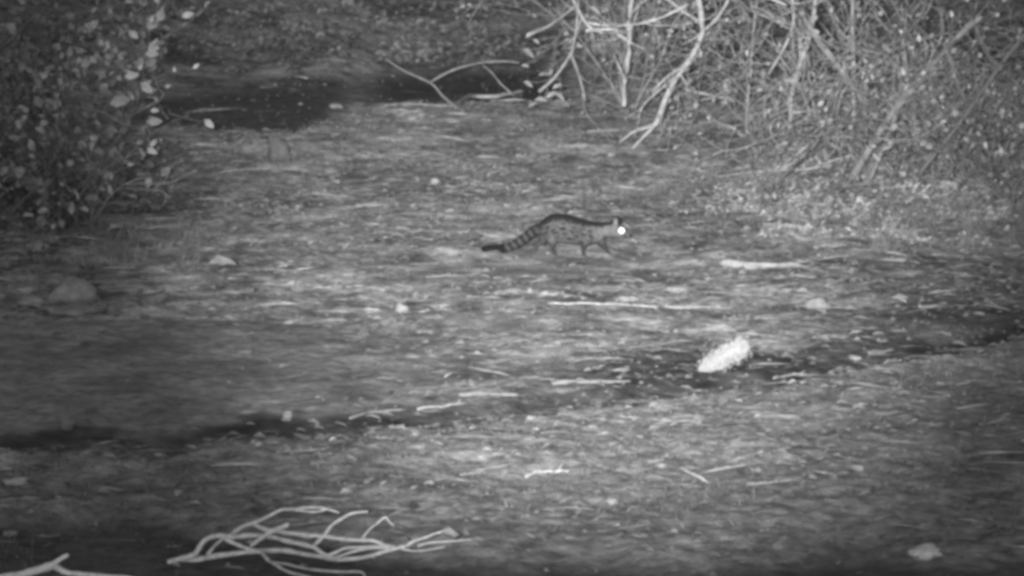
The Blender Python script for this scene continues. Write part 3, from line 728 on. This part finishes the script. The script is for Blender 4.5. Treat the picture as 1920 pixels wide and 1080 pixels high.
shrub('bare_shrub', gb(150, 420), 'small hazy leafless shrub of grey twigs at the foot of the left shrub', 'shrub', 7, .9, .007, 1.3, .03, .05, 'stem', None, lev=2, gap=.4, seg=.08, wild=.45, droop=.06, lean=(.1, 0))
# single bright leaves on the shrub's outer twigs
for (px, py, wpx, an) in [(352, 28, 26, .3), (285, 101, 28, 0), (264, 125, 16, 1.2), (368, 124, 16, .7), (327, 130, 12, 1.5), (392, 232, 26, -.7), (290, 207, 18, .1), (290, 228, 32, .1), (288, 268, 20, .8), (285, 283, 24, -.4), (170, 50, 38, .7),
        (247, 142, 30, .2), (275, 165, 34, -.7), (225, 190, 44, .3), (285, 35, 18, 1.2), (250, 65, 24, -.6), (245, 308, 14, 0), (315, 162, 14, .3), (85, 140, 24, .9), (150, 95, 20, .2)]:
    if wpx < 10: continue
    p = at(px, py, b.y - .25 + random.uniform(-.1, .1)); k = mpp(p.y) * wpx
    k *= .95; d = Vector((math.cos(an), -.1, math.sin(an))); mb = MB(); mb.leaf(-d * k / 2, k, k * .55, d, Vector((0, -1, .35)), random.uniform(1.1, 1.6), .25)
    # a twig carrying the leaf back into the shrub
    q = Vector((-.16, .1, -.05)) + Vector((random.uniform(-.05, .05), 0, random.uniform(-.05, .05))); mb.tube([q * 1.3, q * .5 + Vector((0, 0, .02)), -d * k / 2], [.003, .0024, .0015], 5, .4)
    o = mb.build('leafy_twig', M['leaf'], None, False); o.location = p
    tag(o, 'pale single leaf on a thin twig at the outer edge of the left shrub', 'twig', 'pale single leaves on twigs of the left shrub')

# branches across the dark hollow
def bare(name, label, limbs, m='stem', base=None, cat='branch', lf=None):
    base = base or at(*limbs[0][0]['pts'][0], limbs[0][0]['Y']); root = empty(name, base); tag(root, label, cat); L = MB()
    for tr in limbs:
        mb = MB()
        for kw in tr: limb_px(mb, L, **kw)
        part(mb, 'limb', M[m], root)
    if L.v: part(L, 'foliage', M['leaf'], root, False)
    return root
YH = gb(800, 205).y
bare('arched_branch', 'dead forked branch arching over the dark hollow in the upper middle',
     [[T([(856, 202), (830, 180), (808, 156), (760, 134), (722, 110)], 6, 3, YH - .1, .8, dY=.1)], [T([(808, 153), (850, 131), (900, 118), (945, 115), (975, 118)], 4.5, 3.5, YH, .9)], [T([(965, 180), (940, 158), (922, 136), (905, 122)], 3.5, 2.5, YH, .8)]], 'stem')
stick([(640, 208), (700, 202), (760, 200), (850, 203)], 5, 'thin pale root along the crest of the dark hollow', .7, lift=.01)
stick([(850, 199), (880, 191), (930, 184), (985, 176)], 8, 'thicker pale branch along the crest right end of the dark hollow', .85, lift=.01)

# right: the hanging bright limb and its shrub
random.seed(5)
Yr = gb(1225, 280).y
B1 = gb(1290, 165)
shrub('tangled_shrub', gb(1180, 200), 'pale leggy shrub at the left end of the thicket with bright trunk and clustered leaves', 'shrub', 10, 1.9, .010, .5, .045, .5, 'stem', 'leaf', lean=(.18, .1), lev=2, gap=.45, traced=[
    [T([(1170, 200), (1172, 150), (1180, 80), (1180, 30), (1188, -20)], 11, 9, Yr + .1, 1.3, twigs=5)],
    [T([(1010, 172), (1040, 145), (1068, 105), (1075, 90)], 6, 5, Yr, 1.2), T([(1070, 100), (1085, 140), (1098, 190)], 5, 4, Yr, 1.1, twigs=2), T([(1068, 105), (1080, 60), (1085, -10)], 5, 4, Yr + .1, 1.1, twigs=3)],
    [T([(1100, 42), (1140, 48), (1195, 45), (1240, 33), (1290, 8)], 5, 6, Yr - .2, 1.6, twigs=4), T([(1098, 57), (1150, 55), (1160, 65), (1175, 75)], 6, 8, Yr - .2, 1.7, twigs=2)],
    [T([(1070, -10), (1100, 45), (1130, 62)], 5, 6, Yr - .15, 1.3, twigs=3)],
    [T([(1000, 60), (1035, 45), (1080, 10)], 4, 4, Yr + .1, 1.0, twigs=2)]])
Yh = Yr - .15
shrub('hanging_limb', at(1190, 276, Yh), 'bright bare limb hanging down from the thicket with forked feet on the bank', 'limb', 0, 1, .01, .1, .03, .1, 'wood', 'leaf', traced=[
    [T([(1300, -30), (1312, 10), (1316, 60), (1298, 105), (1268, 145), (1248, 185), (1237, 215), (1228, 235)], 12, 11, Yh, .85, twigs=4, tl=.25), T([(1228, 235), (1210, 240), (1190, 246), (1162, 266)], 9, 4, Yh, .8), T([(1228, 235), (1208, 255), (1186, 278)], 8, 5, Yh, .8)],
    [T([(1268, 145), (1235, 170), (1208, 195), (1196, 222)], 7, 3, Yh - .05, .75, twigs=4, tl=.2), T([(1285, 125), (1255, 140), (1225, 170)], 6, 3, Yh - .03, .8, twigs=3, tl=.2)],
    [T([(1314, 60), (1340, 40), (1360, 10), (1375, -20)], 6, 6, Yh + .05, .8, twigs=3), T([(1310, 40), (1280, 20), (1240, -10)], 6, 5, Yh, .8, twigs=3)]])
# thicket shrubs
spots = [(1400, 255, 'thin bare shrub just right of the hanging bright limb', 5, 1.0), (1490, 290, 'tall bare shrub with twin long pale stems in the thicket', 6, 1.1), (1600, 300, 'bare shrub with one dead straight upright stem', 6, 1.0),
         (1700, 330, 'wide tangled shrub with crossing dim limbs in the thicket', 8, .9), (1800, 360, 'dense twiggy shrub near the right edge below crossing limbs', 8, .85), (1900, 380, 'dark bushy shrub cut by the right edge', 8, .75), (1990, 330, 'dark shrub mostly beyond the right edge', 6, .7)]
tr = {0: [[T([(1400, 250), (1402, 190), (1408, 130), (1412, 70), (1420, -10)], 5, 4, 31.0, 1.1, twigs=5)], [T([(1285, 168), (1330, 178), (1372, 187)], 4, 3, 30.5, 1.2)]],
      1: [[T([(1482, 235), (1484, 180), (1500, 120), (1520, 60), (1532, -20)], 8, 8, 30.2, 1.2, twigs=6)], [T([(1482, -20), (1488, 40), (1470, 90), (1440, 140)], 7, 4, 30.4, 1.2, twigs=5)], [T([(1495, 282), (1535, 264), (1594, 255)], 5, 5, 29.3, 1.15), T([(1440, -5), (1475, 10)], 5, 4, 30.4, 1.3)]],
      2: [[T([(1600, 230), (1600, 120), (1598, 60), (1600, -20)], 8, 8, 30.4, 1.0, twigs=3)], [T([(1640, 215), (1580, 135), (1530, 70), (1500, 20)], 14, 8, 30.8, .85, twigs=6)]],
      3: [[T([(1635, 256), (1680, 266), (1710, 262), (1760, 235), (1800, 195)], 5, 6, 29.6, .9, twigs=4)], [T([(1600, 330), (1650, 245), (1710, 165), (1790, 75), (1840, 30)], 14, 9, 30.0, .75, twigs=8)], [T([(1630, 340), (1680, 215), (1700, 150), (1690, 60)], 8, 6, 30.2, .8, twigs=6)]],
      4: [[T([(1810, 190), (1790, 140), (1770, 80)], 7, 5, 29.6, .9, twigs=4)], [T([(1830, 50), (1850, 100), (1880, 130), (1925, 175)], 6, 4, 29.6, .85, twigs=5)], [T([(1720, 330), (1800, 230), (1870, 130), (1925, 60)], 8, 5, 29.9, .8, twigs=6)]]}
for i, (px, py, lb, ns, tnn) in enumerate(spots):
    bb = gb(px, py)
    for grp in tr.get(i, ()):
        for kw in grp: kw['Y'] = bb.y - .6 + random.uniform(-.1, .1); kw['w0'] *= 1.2; kw['w1'] *= 1.2; kw['tl'] = .5; kw['leafy'] = .12
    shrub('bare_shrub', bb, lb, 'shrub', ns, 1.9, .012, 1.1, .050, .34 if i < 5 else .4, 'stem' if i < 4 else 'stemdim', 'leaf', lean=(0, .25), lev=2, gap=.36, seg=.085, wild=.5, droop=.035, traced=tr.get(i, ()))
# roots fanning down from the thicket over the weeds
Rr = at(1625, 262, 28.2)
rt = empty('spreading_roots', Rr); tag(rt, 'pale thin roots or boughs fanning down left from the thicket over the bright low weeds', 'roots')
for pts, w in [([(1625, 262), (1570, 256), (1525, 268), (1490, 292), (1450, 322), (1400, 345)], 6), ([(1610, 300), (1590, 330), (1545, 365), (1480, 400), (1440, 412)], 6), ([(1630, 290), (1600, 345), (1575, 385), (1540, 420)], 7),
               ([(1600, 290), (1530, 312), (1470, 345), (1420, 368)], 4), ([(1650, 300), (1680, 340), (1700, 380)], 6), ([(1560, 310), (1500, 318), (1420, 322), (1340, 332)], 4), ([(1640, 262), (1680, 268), (1730, 258), (1780, 232)], 6)]:
    n_ = len(pts); P = []
    for i, (a_, b_) in enumerate(pts):
        g_ = hit(a_, b_).y; P.append(at(a_, b_, min(28.2 + (g_ - 28.2) * (i / (n_ - 1)), g_) - .3))
    PP = catmull(P, 4); mb = MB(); k_ = len(PP); mb.tube(PP, [mpp(28) * w * .5 * (1 - .5 * i / k_) for i in range(k_)], 6, 1.4, .15)
    for _ in range(3):
        i = random.randrange(2, k_ - 2); grow(mb, None, PP[i], rnd_dir((PP[i + 1] - PP[i]).normalized(), .5), .3, .005, 1, .3, 0, .03)
    part(mb, 'root', M['stem'], rt)
# leaf clusters at the thicket's left edge
for j, (px, py, wpx) in enumerate([(990, 158, 22), (1015, 188, 26), (1035, 178, 26), (1050, 182, 22), (1062, 198, 16), (1000, 196, 20), (990, 100, 30), (995, 65, 22), (1005, 78, 16), (985, 124, 16), (1045, 162, 20), (1018, 140, 18), (1115, 20, 26), (1150, 50, 24), (1165, 62, 24)]):
    p = at(px, py, Yr - .3); k = mpp(p.y) * wpx; an = random.uniform(-.6, .6); d = Vector((math.cos(an), -.1, math.sin(an)))
    mb = MB(); mb.leaf(-d * k / 2, k, k * .5, d, Vector((0, -1, 1.1)), random.uniform(.8, 1.3), .3); q = Vector((.15, .15, random.uniform(0, .12))); mb.tube([q, q * .5, -d * k / 2], [.004, .003, .002], 5, .8)
    o = mb.build('leafy_twig', M['leaf'], None, False); o.location = p; tag(o, 'bright single leaf on a twig at the left end of the thicket', 'twig', 'bright single leaves on twigs of the thicket')
p = at(1655, 134, 29.3); mb = MB(); k = mpp(29.3); mb.leaf(Vector((-26 * k, 0, -.01)), 52 * k, 13 * k, Vector((1, 0, .12)), Vector((0, -1, .4)), 1.9, .1); mb.leaf(Vector((-40 * k, 0, -.05)), 16 * k, 10 * k, Vector((.3, 0, 1)), Vector((0, -1, .4)), 1.8, .1)
mb.tube([Vector((-.14, .1, -.08)), Vector((-30 * k, 0, -.02)), Vector((24 * k, .02, 0))], [.004, .003, .002], 5, 1.)
o = mb.build('strap_leaf', M['leaf'], None, False); o.location = p; tag(o, 'long bright strap-shaped leaf caught high in the thicket', 'leaf')

# ---------------------------------------------------------------- low weeds: small clumps under the thicket and on the banks
ZONES = {}
def clump(px, py, w, h, n, lsize, label, tone=1., group=None, name='weed_clump', kind='leaf'):
    bpt = hit(px, py, -.01); k = mpp(bpt.y); mb = ZONES.setdefault(name, (MB(), label, kind))[0]
    for _ in range(n):
        x = random.gauss(0, w * k / 3.2); y = random.gauss(0, w * k / 3.2); zz = float(Z(bpt.x + x, bpt.y + y)); hh = h * k * random.uniform(.25, 1.1) * math.exp(-(x / (w * k * .6)) ** 2)
        d = Vector((random.gauss(0, .5), random.gauss(0, .4), 1)).normalized()
        p0 = Vector((bpt.x + x, bpt.y + y, zz)); p1 = p0 + d * hh
        if kind == 'leaf':
            mb.tube([p0, p0.lerp(p1, .5) + Vector((.004, 0, 0)), p1], [.0018, .0015, .001], 4, tone * .7)
            for _k in range(4):
                q = p0.lerp(p1, random.uniform(.3, 1)); w_ = lsize * random.uniform(.5, 1.4); mb.leaf(q, w_, w_ * .6, rnd_dir(Vector((random.choice((-1, 1)), 0, .1)), .5), rnd_dir(Vector((0, -.5, .9)), .35), tone * random.uniform(.5, 1.5), .15)
        else:
            b1 = p0 + d * hh * .6; e = Vector((d.x, d.y, 0)) * hh * .5
            s = Vector((.002, 0, 0)); mb.add([p0 - s, p0 + s, b1 + s + e * .3, b1 - s + e * .3, p1 + e], [(0, 1, 2, 3), (3, 2, 4)], tone * random.uniform(.6, 1.4))
random.seed(21)
for i in range(46):
    t = random.random(); px = 1290 + 560 * t + random.uniform(-30, 30); py = 300 + 130 * random.random() + 40 * t
    clump(px, py, random.uniform(50, 130), random.uniform(10, 40), 42, random.choice((.022, .034, .046)), 'low leafy weeds on the lit ground under the thicket', random.uniform(.6, 1.15), None, 'thicket_weeds')
for i in range(30):
    t = random.random(); px = 1430 + 480 * t + random.uniform(-30, 30); py = 225 + 90 * random.random() + 60 * t
    clump(px, py, random.uniform(60, 130), random.uniform(30, 80), 34, random.choice((.03, .045, .055)), '', random.uniform(.5, .95), None, 'thicket_weeds')
for i in range(26):
    px = random.uniform(-30, 330); py = random.uniform(300, 440)
    clump(px, py, random.uniform(60, 110), random.uniform(30, 90), 26, random.choice((.03, .05)), 'low dim leafy growth at the foot of the left shrub and on the dark far bank', random.uniform(.4, .7), None, 'undergrowth')
for i in range(34):
    px = random.uniform(300, 1000); py = random.uniform(5, 118)
    clump(px, py, random.uniform(60, 150), random.uniform(16, 50), 22, random.choice((.05, .07)), '', random.uniform(.3, .75), None, 'undergrowth')
for i in range(20):
    px = random.uniform(420, 1250); py = random.uniform(235, 400)
    clump(px, py, random.uniform(50, 110), random.uniform(7, 16), 36, .022, 'low leafy weeds on the open far bank', .8, None, 'bank_weeds')
for i in range(22):
    px = random.uniform(-20, 360); py = random.uniform(400, 520)
    clump(px, py, random.uniform(50, 90), random.uniform(20, 60), 60, .03, 'dim tall grass on the ground below the left shrub and below the thicket', .95, None, 'tall_grass', 'blade')
for i in range(14):
    px = random.uniform(1560, 1930); py = random.uniform(400, 480)
    clump(px, py, random.uniform(60, 100), random.uniform(25, 50), 60, .03, 'dim tall grass below both the left shrub and the thicket', .8, None, 'tall_grass', 'blade')
for nm, (mb, lb, kd) in ZONES.items():
    tag(mb.build(nm, M['leaf' if kd == 'leaf' else 'grass'], None, False), lb, 'weeds' if kd == 'leaf' else 'grass', kind='stuff')
